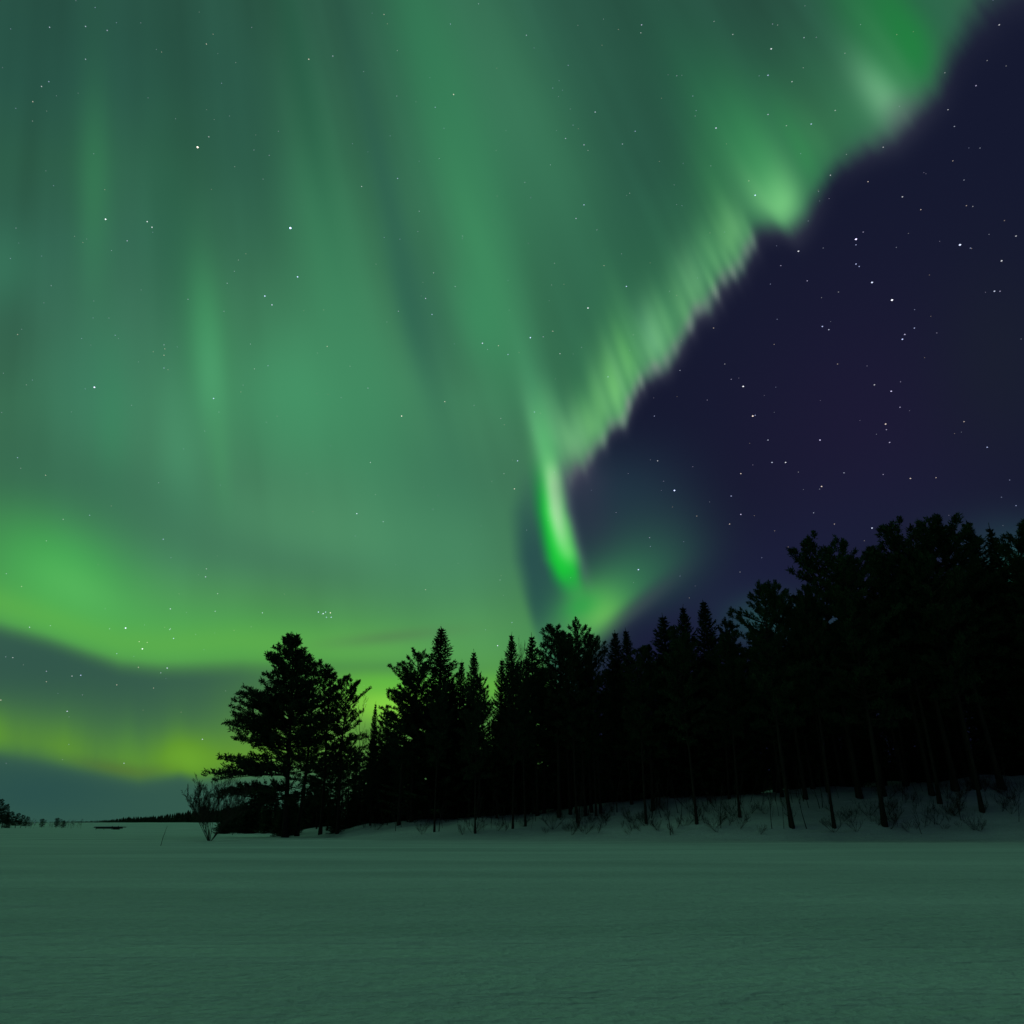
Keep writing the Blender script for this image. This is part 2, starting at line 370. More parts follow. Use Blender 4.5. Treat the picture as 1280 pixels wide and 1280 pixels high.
tag(aur, 'green northern lights spread over the sky, with a bright curling fold above the trees', 'aurora', kind='stuff')

# ------------------------------------------------------------------ stars
STARS = [(247,184,3),(363,285,4),(372,346,2),(331,370,2),(340,381,1.5),(132,274,2),(184,277,1.5),(190,284,1.5),(159,301,1),(261,171,1),(107,74,1),(62,34,1),(107,33,1),(134,38,1),(61,102,1),(52,108,1),(41,127,1),(258,55,1),(386,74,1.3),(416,70,1),(277,104,.7),(202,65,.5),(287,145,.5),(348,164,.5),(567,118,1.3),(544,134,.8),(480,18,.8),(563,30,.7),(497,223,1.2),(452,233,1),(524,264,.8),(549,198,.6),(578,295,.7),(542,341,1),(532,373,1.3),(540,393,1.2),(498,389,.8),(569,358,.8),(298,325,.6),(293,339,.6),(284,354,.8),(235,374,.8),(280,389,.6),(20,285,.6),(131,237,.6),(64,357,.6),(67,232,.5),(52,320,.5),(496,120,.7),(470,330,.5),
(658,44,1),(802,31,1.2),(801,41,.8),(964,61,1.6),(960,94,1.2),(990,102,1),(916,43,.8),(1005,47,.8),(744,140,1.2),(794,164,1),(895,160,1.4),(960,143,1),(983,157,.8),(1014,155,1.2),(1044,138,1),(707,173,.9),(730,181,1),(735,188,.6),(778,180,.8),(688,206,.8),(656,228,.8),(730,256,1.2),(720,273,1),(944,244,1.8),(936,226,.8),(783,358,1.4),(735,385,1.8),(755,332,.7),(693,329,.6),(691,110,.6),(866,120,.6),(869,145,.5),
(1070,299,2.5),(1079,290,.9),(1070,306,1),(998,314,1.8),(1200,306,2.4),(1128,246,1.3),(1151,262,.9),(1070,330,1.3),(1074,333,1),(1090,353,2),(1115,375,2.5),(1252,326,1.5),(1243,364,1.5),(1250,364,1),(1270,295,1.2),(1220,107,1.1),(1185,137,.9),(1193,158,.8),(1249,31,1),(1191,201,.8),(1104,184,.9),(1085,227,1),(1038,219,1),(976,332,.9),(1009,351,1),(963,355,.7),(1205,225,.7),(1208,257,.7),(1216,258,.7),(1213,310,.8),(1225,185,.6),
(929,483,2),(941,520,2.2),(944,519,1),(1028,408,1.6),(1036,412,1.3),(1128,424,1.8),(1131,418,1.2),(1143,410,1.2),(1093,481,1.3),(1114,489,1.5),(1125,509,1),(1107,530,1.7),(1108,537,1),(1112,553,1.3),(1025,550,1.7),(960,550,1.3),(965,578,1.5),(982,578,1.5),(926,592,1.3),(1027,608,1.4),(914,620,1.2),(926,643,1.5),(912,655,1.2),(1138,598,1.4),(1170,597,.9),(1090,660,1.6),(1234,559,1.2),(1205,527,.9),(1104,593,.8),(1055,591,.9),(998,590,.6),(822,576,1.1),(843,613,2.2),(798,712,1.8),(1064,706,1.8),(1010,753,3),(1043,655,.9),(1017,641,.9),(812,672,.9),(871,645,.8),(850,463,.8),(818,520,1),(906,455,.7),(884,500,.6),(914,474,.7),(892,410,1),(1048,365,.7),(1029,310,.6),(700,442,1.2),(668,515,1.1),(663,422,2),(679,421,.9),(691,414,1),(760,471,1),(647,576,1.5),(643,611,1.5),(1047,455,.7),(813,683,.7),(850,720,.6),(925,715,.6),(1270,632,.9),(1262,600,.7),
(118,484,2.2),(267,498,1.6),(502,520,1.8),(556,502,1.4),(603,429,1.6),(623,432,1),(635,443,1.2),(463,578,1.1),(446,642,1.6),(479,652,1),(204,674,1.1),(258,711,.9),(257,721,1.3),(272,742,.9),(213,761,1.3),(213,786,1),(328,766,1.1),(269,764,1),(532,737,1),(409,433,1),(313,430,.8),(318,461,.8),(335,457,.8),(144,419,.8),(205,444,1),(205,431,.8),(206,436,.8),(205,460,.9),(22,418,.8),(33,481,.6),(22,572,.9),(57,594,.9),(112,644,.9),(79,649,.8),(58,676,.8),(8,717,.8),(27,733,.9),(37,784,1.2),(63,782,.8),(137,786,.8),(460,485,.8),(626,523,.8),(630,592,.8),(625,725,.8),(102,423,.6),
(398,765,1.7),(404,767,1.7),(407,765,1.4),(413,766,1.7),(408,771.5,1.4),(414,771.5,1.6),
(157,785,2.2),(178,811,2),(209,835,1.5),(217,798,1.3),(212,787,1),(146,817,1),(174,802,1),(184,803,.9),(101,844,1.3),(90,845,1),(58,839,.9),(58,852,.8),(16,822,1),(1,875,1.2),(84,889,1.3),(146,856,1.1),(173,834,1),(201,841,.9),(192,860,.9),(253,924,1.3),(155,954,1.2),(622,807,1.6),(640,778,1)]
rs = random.Random(4)
for k in range(650):                            # the faint ones
    STARS.append((rs.uniform(-300, 1580), rs.uniform(-300, 960), rs.choice((.3,.35,.45,.55))))
RS = 21000.
sv, sf, sc = [], [], []
for (px, py, b) in STARS:
    d = Vector(ray(px, py)).normalized(); c = d*RS
    a = d.cross(Vector((0,0,1))).normalized(); u = a.cross(d)
    rr = RS/FPX*(.33+.24*min(b, 3))
    st = 1.35 if px > 700 else 1.1
    k = len(sv); sv += [c+a*rr*st, c-a*rr*st, c+u*rr, c-u*rr, c+d*rr, c-d*rr]
    sf += [tuple(k+i for i in q) for q in ((0,2,5),(2,1,5),(1,3,5),(3,0,5),(2,0,4),(1,2,4),(3,1,4),(0,3,4))]
    e = (.12+.34*b**1.6)*rs.uniform(.8, 1.2)
    tint = rs.choice(((.8,.88,1.15),(.95,.97,1.05),(.7,.8,1.3),(1.1,.92,.8),(.85,.8,1.2)))
    sc += [(e*tint[0], e*tint[1], e*tint[2], 1)]*6
me = bpy.data.meshes.new('stars'); me.from_pydata([tuple(v) for v in sv], [], sf); me.materials.append(add_emission('star_light', 1.0, False))
ca = me.color_attributes.new('glow', 'FLOAT_COLOR', 'POINT'); ca.data.foreach_set('color', np.array(sc, np.float32).ravel())
so = bpy.data.objects.new('stars', me); COL.objects.link(so)
tag(so, 'small white stars scattered over the night sky', 'stars', kind='stuff')

# ------------------------------------------------------------------ ground: frozen lake and snowy bank, one sheet
def lake_pt(px, py):
    d = ray(px, py); t = -HC/d[2]; return (d[0]*t, d[1]*t)
sh = [lake_pt(*q) for q in ((1500,1053),(1280,1052),(1100,1051.5),(900,1051),(750,1050.5),(600,1050),(480,1049),(430,1048),(380,1045.5),(330,1043),(290,1041),(255,1038.5),(225,1036.5),(150,1034.3))]
sh = sorted(sh)
SHX = np.array([-1500.]+[q[0] for q in sh]+[400.]); SHY = np.array([700.]+[q[1] for q in sh]+[52.])
HX = np.array([-300,-60,-30,-20,-11,4,17,31,42,60,200.]); HH = np.array([.5,.5,.7,1.1,1.55,2.55,3.6,4.6,5.3,5.8,7.])
def ground(x, y):
    x = np.asarray(x, float); y = np.asarray(y, float)
    s = y-np.interp(x, SHX, SHY)-(fbm(x/9, y*0+3, 8)-.5)*3.0*np.clip(y/60, 0, 1)
    k = np.clip(s/14, 0, 1.); prof = (k*k*(3-2*k))*.8+.2*np.clip(s/3.2, 0, 1)**1.2*1.0
    H = np.interp(x, HX, HH)
    z = H*np.where(s > 0, prof, 0)*(.82+.36*fbm(x/13, y/13, 21))
    z = z+np.clip(s/5, 0, 1)*(fbm(x/3.2, y/3.2, 33)-.5)*.55*np.clip(130/np.maximum(y,1), 0, 1)
    z = z+np.where(s > 14, np.clip(s-14, 0, 200)*.012, 0)
    lake = (fbm(x/14+5, y/6, 44)-.5)*.10*np.clip(1-y/400, 0, 1)
    return z+lake*np.where(s > 0, 1, 1)
ga = np.radians(np.concatenate([np.arange(-180, -48, 4.), np.arange(-48, 48, .3), np.arange(48, 181, 4.)])); ga[-1] = math.pi
gr = np.concatenate([[0.01, 1.5, 3], np.geomspace(4, 45, 90), np.arange(45.5, 135, .5), np.geomspace(136, 19500, 80)])
GA, GR = np.meshgrid(ga, gr)
GX, GY = np.sin(GA)*GR, np.cos(GA)*GR
ZZ = ground(GX, GY)*np.where(GY < 5, 0, 1)
go, _ = grid_obj('snowy_ground', GX, GY, ZZ, M_snow)
go.data.flip_normals()
tag(go, 'snow covered frozen lake with a low snowy bank rising under the pines', 'ground', kind='structure')
def gz(x, y): return float(ground(x, y))
def crest(px, Y=74., add=14.):
    return float(np.interp((px-640)/FPX*Y, SHX, SHY))+add
def hit(px, py):                                # where the line of sight meets the ground
    d = ray(px, py); 
    for k in range(2000):
        Y = 30+k*.1; t = Y/d[1]
        if HC+d[2]*t <= gz(d[0]*t, Y): break
    return Vector((d[0]*t, Y, gz(d[0]*t, Y)))

# ------------------------------------------------------------------ tree builders (unit trees about 20 m tall)
def rnd3(): 
    return Vector((random.gauss(0,1), random.gauss(0,1), random.gauss(0,1))).normalized()
def tuft(cr, p, d, size, n, wd):
    for _ in range(n):
        dd = (d*random.uniform(.2, 1.1)+rnd3()*.85+Vector((0,0,.3))).normalized()
        cr.blade(p+rnd3()*size*.4, dd, size*random.uniform(.7, 1.3), wd)
def limb(tr, cr, p0, az, pitch, L, r0, curl=.35, dens=1.0, tsz=.32, tn=12):
    """a bough with side twigs and needle tufts"""
    n = 6; pts = [p0]; rad = [r0]; a, q = az, pitch
    dirs = []
    for i in range(n):
        d = Vector((math.cos(a)*math.cos(q), math.sin(a)*math.cos(q), math.sin(q)))
        pts.append(pts[-1]+d*L/n); dirs.append(d); rad.append(r0*(1-(i+1)/n)+.012)
        a += random.gauss(0, .13); q += curl/n*random.uniform(-.2, 1.6)
    tr.tube(pts, rad, 4)
    k = max(4, int(L*3.0*dens))
    for j in range(k+2):
        f = min(1, .22+.78*(j+random.random())/k)
        i = min(n-1, int(f*n)); p = pts[i].lerp(pts[i+1], f*n-i) if f < 1 else pts[-1]
        sl = (.35+.22*L*(1.15-f))*random.uniform(.6, 1.3)
        sd = dirs[i]; side = sd.cross(Vector((0,0,1))).normalized()*random.choice((-1,1))
        sd2 = (sd*random.uniform(.35, 1)+side*random.uniform(.3, 1.1)+Vector((0,0,random.uniform(-.05,.75)))).normalized()
        if f >= 1: sd2 = sd
        e = p+sd2*sl
        tr.tube([p, p.lerp(e, .55)+Vector((0,0,.03)), e], [.016+.004*L, .012, .007], 3)
        m = max(2, int(sl/.24))
        for g in range(m):
            tuft(cr, p.lerp(e, (g+1)/m), sd2, tsz, tn, tsz*.3)
def trunk_line(H, r0, bend, n=12):
    pts, rad = [], []; ph = random.uniform(0, 6.28)
    for i in range(n+1):
        f = i/n
        pts.append(Vector((math.sin(f*3+ph)*bend-math.sin(ph)*bend, math.cos(f*2.4+ph)*bend-math.cos(ph)*bend, H*f)))
        rad.append(r0*(1-f)**.8+.02+(r0*.5*max(0, 1-f*18)))
    return pts, rad
def on(pts, f):
    n = len(pts)-1; i = min(n-1, int(f*n)); return pts[i].lerp(pts[i+1], f*n-i)
def scots_pine(seed, base=.4, Rw=3.2, nb=42, shape='round', bend=.35, dens=1.0, r0=.2, tsz=.3):
    random.seed(seed); H = 20.; tr, cr = MB(), MB(); pts, rad = trunk_line(H, r0, bend)
    tr.tube(pts, rad, 7)
    for i in range(nb):
        t = (i+random.random()*.8)/nb
        t = min(t, .985)
        f = base+(1-base)*t
        if shape == 'round': prof = (math.sin(math.pi*min(1, .18+.72*t**1.1))**.7)*(1 if t < .8 else 1-.55*(t-.8)/.2)
        else: prof = (1-t)**.75*.95+.14
        L = Rw*prof*random.choice((.7,.9,1,1.1,1.25))*random.uniform(.85, 1.1)
        pit = (-.05+.75*t if shape == 'round' else .0+.6*t)+random.gauss(0, .14)
        limb(tr, cr, on(pts, f), i*2.4+random.gauss(0, .5), pit, max(.5, L), .03+.016*L, random.uniform(.1, .7), dens, tsz)
    for i in range(9):                          # dead stubs on the bare stem
        p = on(pts, random.uniform(.12, base)); a = random.uniform(0, 6.28); L = random.uniform(.4, 1.5)
        tr.tube([p, p+Vector((math.cos(a)*L, math.sin(a)*L, random.uniform(-.35, .2)))], [.03, .008], 3)
    for k in range(4): tuft(cr, on(pts, 1-.012*k), Vector((0,0,1)), tsz, 10, tsz*.2)
    return tr, cr
def norway_spruce(seed, base=.07, Rw=2.2, H=20., taper=.85, gap=.46, r0=.17):
    random.seed(seed); tr, cr = MB(), MB(); pts, rad = trunk_line(H, r0, .12); tr.tube(pts, rad, 6)
    z = base*H
    while z < H-.35:
        t = (z/H-base)/(1-base); L0 = Rw*(1-t)**taper*min(1, (1-t)*6+.15)+.10; nb = 7 if t < .8 else 5; a0 = random.uniform(0, 6.28)
        for b in range(nb):
            L = L0*random.uniform(.55, 1.25); a = a0+b*6.283/nb+random.gauss(0, .2); p = on(pts, z/H); q = .15+.55*t-(.35*(1-t))+random.gauss(0,.08)
            n = 4; line = [p]
            for i in range(n):
                d = Vector((math.cos(a)*math.cos(q), math.sin(a)*math.cos(q), math.sin(q))); line.append(line[-1]+d*L/n); q += .16
            tr.tube(line, [.03, .022, .016, .012, .006], 3)
            m = max(3, int(L/.15))
            for g in range(m+1):
                f = .12+.88*g/m; pp = on(line, f); sd = (line[-1]-line[0]).normalized(); side = sd.cross(Vector((0,0,1))).normalized()
                wl = (.16+.30*L*(1.05-f)*.55)
                for s_ in (-1, 1):
                    dd = (side*s_*random.uniform(.5, 1)+sd*random.uniform(.4, 1)+Vector((0,0,random.uniform(-.45,.15)))).normalized()
                    cr.blade(pp, dd, wl*random.uniform(.8, 1.4)+.14, .12)
                cr.blade(pp, (Vector((0,0,-1))+rnd3()*.5).normalized(), random.uniform(.18, .42), .10)
                if random.random() < .5: cr.blade(pp, (Vector((0,0,.7))+sd+rnd3()*.5).normalized(), random.uniform(.14, .26), .06)
        z += gap*random.uniform(.8, 1.2)*(1 if t < .8 else .75)
    for k in range(3): cr.blade(on(pts, 1-.01*k), (Vector((0,0,1))+rnd3()*.25).normalized(), .32, .07)
    return tr, cr
def bare_tree(seed, H=6., stems=1, spread=.12, r0=.05, depth=3, kids=7, up=.55, nside=3):
    random.seed(seed); tr, cr = MB(), MB()
    def grow(p, d, L, r, dep, buf):
        n = 5; pts = [p]; rad = [r]; dd = d.copy(); ds = []
        for i in range(n):
            dd = (dd+rnd3()*.13+Vector((0,0,.05))).normalized(); pts.append(pts[-1]+dd*L/n); rad.append(max(.005, r*(1-.85*(i+1)/n))); ds.append(dd.copy())
        buf.tube(pts, rad, 5 if dep == depth else nside)
        if dep > 0:
            for k in range(kids):
                f = .25+.73*(k+random.random())/kids; i = min(n-1, int(f*n))
                q = pts[i].lerp(pts[i+1], f*n-i)
                nd = (ds[i]*random.uniform(.6, 1)+rnd3()*.62+Vector((0,0,up*.3))).normalized()
                grow(q, nd, L*random.uniform(.28, .52)*(1.15-f*.6), r*(1-.8*f)*.55+.004, dep-1, cr)
    for s_ in range(stems):
        a = random.uniform(0, 6.28); k = random.uniform(.3, 1)*spread if stems > 1 else spread*.3
        grow(Vector((math.cos(a)*.12*(stems > 1), math.sin(a)*.12*(stems > 1), 0)), Vector((math.cos(a)*k, math.sin(a)*k, 1)).normalized(), H*random.uniform(.75, 1), r0*random.uniform(.7, 1), depth, tr)
    return tr, cr
class Kind:                                     # one source of meshes; every tree is its own Empty > trunk, crown
    def __init__(s, name, cat, tc, mt, mc, H, crown='crown'):
        s.name, s.cat, s.H, s.crown = name, cat, H, crown
        s.mt = tc[0].mesh(name+'_trunk', mt, True); s.mc = tc[1].mesh(name+'_crown', mc)
    def put(s, loc, height, label, group=None, rz=0, wide=1.0, lean=0.0):
        e = empty(s.name, loc, rz); k = height/s.H; e.scale = (k*wide, k*wide, k); e.rotation_euler.y = lean
        for nm, me in (('trunk' if s.crown != 'twigs' else 'stems', s.mt), (s.crown, s.mc)):
            o = bpy.data.objects.new(nm, me); COL.objects.link(o); o.parent = e
        return tag(e, label, s.cat, group)
random.seed(1)
PR = [Kind('pine_tree', 'pine', scots_pine(100+i, base=bs, Rw=rw, nb=n_, shape='round', bend=bd), M_bark, M_pine, 20.)
      for i, (bs, rw, n_, bd) in enumerate(((.40,3.5,60,.3),(.46,3.2,56,.4),(.34,3.8,66,.25)))]
PC = [Kind('pine_tree', 'pine', scots_pine(200+i, base=bs, Rw=rw, nb=n_, shape='cone', bend=.2), M_bark, M_pine, 20.)
      for i, (bs, rw, n_) in enumerate(((.2,4.2,84),(.28,3.4,74)))]
SP = [Kind('spruce_tree', 'spruce', norway_spruce(300+i, base=bs, Rw=rw, taper=tp), M_bark, M_spruce, 20.)
      for i, (bs, rw, tp) in enumerate(((.06,2.9,.68),(.1,2.5,.62),(.04,3.4,.74)))]
SS = [Kind('young_spruce', 'spruce', norway_spruce(330+i, base=.04, Rw=rw, H=7., taper=.9, gap=.3, r0=.08), M_bark, M_spruce, 7.)
      for i, rw in enumerate((1.3, 1.6))]
BI = [Kind('birch_tree', 'birch', bare_tree(400+i, H=12., r0=.10, depth=3, kids=9, spread=.2), M_birch, M_twig, 12., 'crown') for i in range(2)]
SA = [Kind('bare_sapling', 'sapling', bare_tree(430+i, H=3., r0=.045, depth=2, kids=5, spread=.5), M_twig, M_twig, 3., 'twigs') for i in range(4)]
def top_place(kind, px, py, Y, label, group=None, wide=1.0, rz=None, sink=.15):
    """stand a tree at distance Y so that it reaches up to the line of sight px, py"""
    p = at_Y(px, py, Y); g = gz(p.x, p.y)-sink
    return kind.put((p.x, p.y, g), p.z-g, label, group, random.uniform(0, 6.28) if rz is None else rz, wide, random.gauss(0, .012))
def base_place(kind, px, py, topy, label, group=None, wide=1.0):
    p = hit(px, py); k = (2316+topy-640)/(2316+py-640); tx = 640+(px-640)*k
    q = at_Y(tx, topy, p.y); g = p.z-.15
    return kind.put((p.x, p.y, g), q.z-g, label, group, random.uniform(0, 6.28), wide)

# ---- the big spreading pine on the left
def big_pine():
    random.seed(77); Y = 84.; tr, cr = MB(), MB()
    tp = at_Y(366, 797, Y); g = gz(tp.x, Y)-.1; H = tp.z-g; bx = at_Y(357, 1040, Y).x
    m = 1./FPX*math.hypot(Y, 10)                # metres per chart unit there
    pts, rad = trunk_line(H, .27, .25, 14); off = pts[-1].copy()
    pts = [p-Vector((off.x, off.y, 0))*(p.z/H)+Vector(((bx-tp.x)*(1-p.z/H), 0, 0)) for p in pts]; tr.tube(pts, rad, 8)
    e = empty('pine_tree', (tp.x, Y, g))
    ys = [797,806,815,830,850,870,890,910,935,950,965,985,1000,1010]
    Ls = [3,14,20,38,34,60,74,76,64,70,84,60,74,40]; Rs = [3,9,15,22,26,32,40,44,42,40,38,34,28,20]
    lv = [(y, 8) for y in range(802, 880, 7)]+[(y, 7) for y in (884,892,903,914,925,934)]+[(y, 4) for y in (948,958,966,985,994,1002)]
    for (y, n) in lv:
        for b in range(n):
            a = b*6.283/n+random.gauss(0, .35); yy = y+random.uniform(-3, 3)
            c = math.cos(a); Lx = np.interp(yy, ys, Ls) if c < 0 else np.interp(yy, ys, Rs)
            Lo = .5*(np.interp(yy, ys, Ls)+np.interp(yy, ys, Rs))*.8
            L = (abs(c)*Lx+(1-abs(c))*Lo)*m*random.choice((.6,.85,1,1.05))*.93
            if L > 5: L *= random.choice((.7, 1, 1)) 
            pit = np.interp(yy, [797, 860, 900, 950, 1000], [.9, .45, .25, .05, -.12])+random.gauss(0, .12)
            zt = at_Y(366, yy, Y).z-g-math.sin(pit)*L*.6
            if zt < 3 or zt > H: zt = min(max(zt, 3), H*.985)
            limb(tr, cr, on(pts, zt/H), a, pit, max(.5, L), .03+.015*L, random.uniform(.0, .45), 1.15, .33, 9)
    # the low boughs that reach out over the ice
    for (y, Lx, pit) in ((960,84,.12),(968,86,.02),(990,84,-.05),(1004,62,-.2),(932,62,.2),(918,68,.2),(905,70,.25),(890,70,.32),(876,62,.35),(830,34,.5),(808,18,.8)):
        for a in (math.pi+random.gauss(0, .08), math.pi+random.gauss(0, .2), math.pi+random.gauss(0, .6)):
            L = Lx*m*random.uniform(.9, 1.02); zt = at_Y(366, y, Y).z-g-math.sin(pit)*L*.5
            limb(tr, cr, on(pts, max(.1, min(.97, zt/H))), a, pit, L, .10, random.uniform(-.25, .2), .95, .34, 9)
    tr.build('trunk', M_bark, e, True); cr.build('crown', M_pine, e)
    tag(e, 'broad old pine at the left end of the wood, low boughs reaching over the ice', 'pine')
big_pine()

# ---- trees whose tops make the skyline, left to right
P0, P1, P2 = PR; C0, C1 = PC; S0, S1, S2 = SP
SKY = [
 (P1, 392, 832, 90, .9, 'pine with a forked looking top close behind the broad old pine'),
 (C1, 418, 842, 92, .8, 'narrow pine just right of the broad old pine'),
 (P0, 437, 850, 88, .7, 'small pine with a leafy oval top standing before the yellow green glow'),
 (BI[0], 456, 866, 100, .5, 'thin bare birch against the bright glow, left of a tiny spruce'),
 (S1, 472, 878, 112, .55, 'tiny slim spruce against the brightest yellow green glow'),
 (P1, 488, 893, 100, .8, 'low pine top at the foot of the bright glow'),
 (P0, 508, 846, 80, .8, 'uneven pine stepping up to the tall dark cone shaped pine'),
 (P2, 524, 822, 84, .8, 'pine leaning on the left flank of the tall dark cone shaped pine'),
 (S2, 550, 784, 74, 1.3, 'tall dark cone shaped pine, highest in the left half of the wood'),
 (S0, 574, 826, 84, .8, 'spruce tucked against the right flank of the tall cone shaped pine'),
 (S2, 594, 814, 76, .85, 'pointed spruce left of the deep bright notch in the treeline'),
 (S1, 627, 822, 82, .8, 'slim spruce shoulder right of the deep bright notch'),
 (S0, 639, 793, 76, .85, 'first of two slender spruce spires under the dark gap in the aurora'),
 (BI[1], 653, 790, 84, .45, 'pale bare birch top between two slender spruce spires'),
 (S1, 666, 793, 78, .95, 'second of two slender spruce spires under the dark gap in the aurora'),
 (P0, 694, 790, 74, .75, 'pine with a ragged top left of the round topped pine'),
 (P1, 707, 795, 80, .6, 'thin pine wedged against the round topped pine'),
 (P2, 724, 786, 72, .62, 'round topped pine under the low green glow of the aurora'),
 (P1, 742, 797, 78, .55, 'small pine top at the right edge of the low green glow'),
 (S0, 768, 789, 78, .85, 'left of the twin spruces just right of the low green glow'),
 (S2, 783, 787, 80, .7, 'right of the twin spruces just right of the low green glow'),
 (C1, 803, 812, 76, .8, 'low pine between the twin spruces and the three spruce spires'),
 (S1, 830, 768, 74, 1.0, 'lowest of the three spruce spires against the dark blue sky'),
 (S0, 853, 759, 76, .8, 'middle one of the three spruce spires against the dark blue sky'),
 (S2, 878, 751, 72, .85, 'tallest of the three spruce spires against the dark blue sky'),
 (C0, 905, 782, 80, .7, 'low conifer shoulder right of the tallest spruce spire'),
 (P2, 972, 742, 74, .7, 'rounded pine in the dip before the big domed pine'),
 (P0, 1000, 755, 76, .6, 'small pine beside the bright star left of the big domed pine'),
 (P2, 1024, 687, 66, .8, 'big domed pine standing above the bright star'),
 (P1, 1054, 700, 68, .55, 'small rounded pine on the right shoulder of the big domed pine'),
 (P0, 1105, 690, 66, .7, 'pine forming the left shoulder of the widest pine crown'),
 (P2, 1128, 668, 64, .85, 'left half of the widest pine crown, dense and rounded'),
 (P0, 1150, 660, 66, .9, 'topmost dome of the widest pine crown'),
 (P1, 1178, 662, 62, .8, 'right shoulder of the widest pine crown'),
 (S0, 1213, 649, 62, 1.1, 'pointed pine, highest of all the trees, near the right end of the wood'),
 (S1, 1236, 656, 64, .8, 'slim conifer right of the highest pointed pine'),
 (P1, 1262, 672, 60, .75, 'open pine with thin boughs against the teal glow on the right'),
 (C1, 1284, 655, 60, .8, 'pine cut by the right edge of the photo'),
]
random.seed(5)
for (k, px, py, Y, wd, lab) in SKY:
    top_place(k, px, py, max(Y, crest(px, 74., 14 if k in SP else 9)), lab, None, wd*(1.55 if k in SP and 700 < px < 900 else 1.2))

# ---- trees whose stems stand clear on the open snow of the bank
STEM = [
 (P0, 990, 1034, 736, .8, 'pine with a stout dark stem leaning left at the foot of the bank'),
 (P1, 1043, 1035, 742, .6, 'pine with a thin stem on the bank right of the stout one'),
 (P2, 1106, 1032, 694, .8, 'pine with the thickest bare stem, standing low on the open bank'),
 (P1, 925, 1022, 800, .7, 'slim pine with its stem on the bank below the three spruce spires'),
 (P0, 871, 1030, 790, .7, 'pine stem on the bank below the gap between two spruce spires'),
 (P1, 808, 1030, 815, .7, 'pale slim pine stem on the bank near the low pine'),
 (P1, 722, 1028, 822, .7, 'pine stem on the bank directly below the round topped pine'),
 (P0, 745, 1020, 830, .6, 'pine stem high on the bank right of the round topped pine'),
 (P1, 657, 1033, 830, .6, 'pine stem on the bank below the second slender spruce spire'),
 (P0, 641, 1036, 840, .6, 'pine stem on the bank below the first slender spruce spire'),
 (P2, 594, 1042, 850, .6, 'dark pine stem at the shoreline below the pointed spruce'),
 (P1, 543, 1040, 860, .6, 'thin pine stem at the shoreline below the tall cone shaped pine'),
 (P1, 1175, 1005, 700, .7, 'pine stem high on the bank under the highest pointed pine'),
 (P0, 1228, 1015, 700, .7, 'pine stem in the shade of the bank near the right edge'),
]
for (k, px, py, ty, wd, lab) in STEM:
    base_place(k, px, py, ty, lab, None, wd)

# ---- the dense stand behind
SILX = [270,300,340,400,440,455,480,500,525,560,600,613,625,700,760,800,820,900,930,980,1010,1080,1100,1290,1420]
SILY = [990,960,900,868,880,912,915,895,850,815,845,890,850,812,815,825,800,792,765,772,735,765,705,690,690]
random.seed(21)
KB = [P0, P1, P2, C0, C1, S0, S1, S2]
n = 0
for row, (Y0, Y1, cnt, lo, hi) in enumerate(((72, 82, 44, 14, 60), (80, 92, 44, 10, 60), (92, 112, 46, 20, 90))):
    for i in range(cnt):
        px = 452+(1330-452)*(i+random.random())/cnt
        py = float(np.interp(px, SILX, SILY))+random.uniform(lo, hi)+6
        Y = random.uniform(Y0, Y1)
        if 700 < px < 760: py += 34
        Y = max(Y, crest(px, 74., 10)+random.uniform(0, 8)); kk = random.choice(KB if Y > crest(px) else KB[:3])
        top_place(kk, px, py, Y, 'dark conifer in the dense black stand behind the skyline trees', 'dark conifers filling the wood behind', random.uniform(.95, 1.25))
for i in range(34):
    px = 385+(640-385)*(i+random.random())/34; py = max(905, float(np.interp(px, SILX, SILY)))+random.uniform(5, 80)
    top_place(random.choice((P1, C1, S1, S0)), px, py, random.uniform(96, 120), 'dark conifer low behind the left part of the skyline trees', 'dark conifers low behind the left of the wood', 1.2)
for i in range(90):                             # spruce undergrowth between the stems
    px = 470+(1330-470)*(i+random.random())/90; Y = crest(px)+random.uniform(2.5, 26)
    x = (px-640)/FPX*Y*1.0; g = gz(x, Y)
    random.choice(SS).put((x, Y, g-.1), random.uniform(3.5, 8.5), 'young spruce in the black undergrowth above the snow bank', 'young spruces in the undergrowth', random.uniform(0, 6.28), 1.15)
for i in range(46):
    px = 280+(480-280)*(i+random.random())/46; py = random.uniform(985, 1012) if px > 330 else random.uniform(1004, 1014)
    top_place(random.choice(SS), px, py, random.uniform(112, 150) if px < 350 else random.uniform(90, 118), 'low young spruce in the thicket under the broad old pine', 'young spruces in the thicket by the old pine', 1.5)

# ---- bare saplings and brush on the bank
random.seed(31)
for i in range(130):
    px = random.uniform(420, 1275); py = np.interp(px, [420, 1280], [1040, 1036])-random.uniform(0, 62)*(px/1280)**1.6
    p = hit(px, py)
    random.choice(SA).put((p.x, p.y, p.z-.05), random.uniform(1.2, 4.6), 'thin bare sapling on the snowy bank below the dark wood', 'bare saplings on the snow bank', random.uniform(0, 6.28), random.uniform(.6, 1), random.gauss(0, .12))
for (px, py, h, lab) in ((838,1044,3.6,'tall thin bare sapling at the foot of the bank left of the middle stems'),(1152,1043,2.4,'forked bare sapling low on the bank right of the thickest stem'),
                         (425,1036,11,'tall pale bare sapling right of the broad old pine'),(355,1044,3.0,'bare sapling at the shoreline under the broad old pine')):
    p = hit(px, py); (BI[0] if h > 8 else SA[1]).put((p.x, p.y, p.z-.05), h, lab, None, random.uniform(0, 6.28), .5 if h > 8 else .8)
random.seed(8)
p = hit(262, 1051)
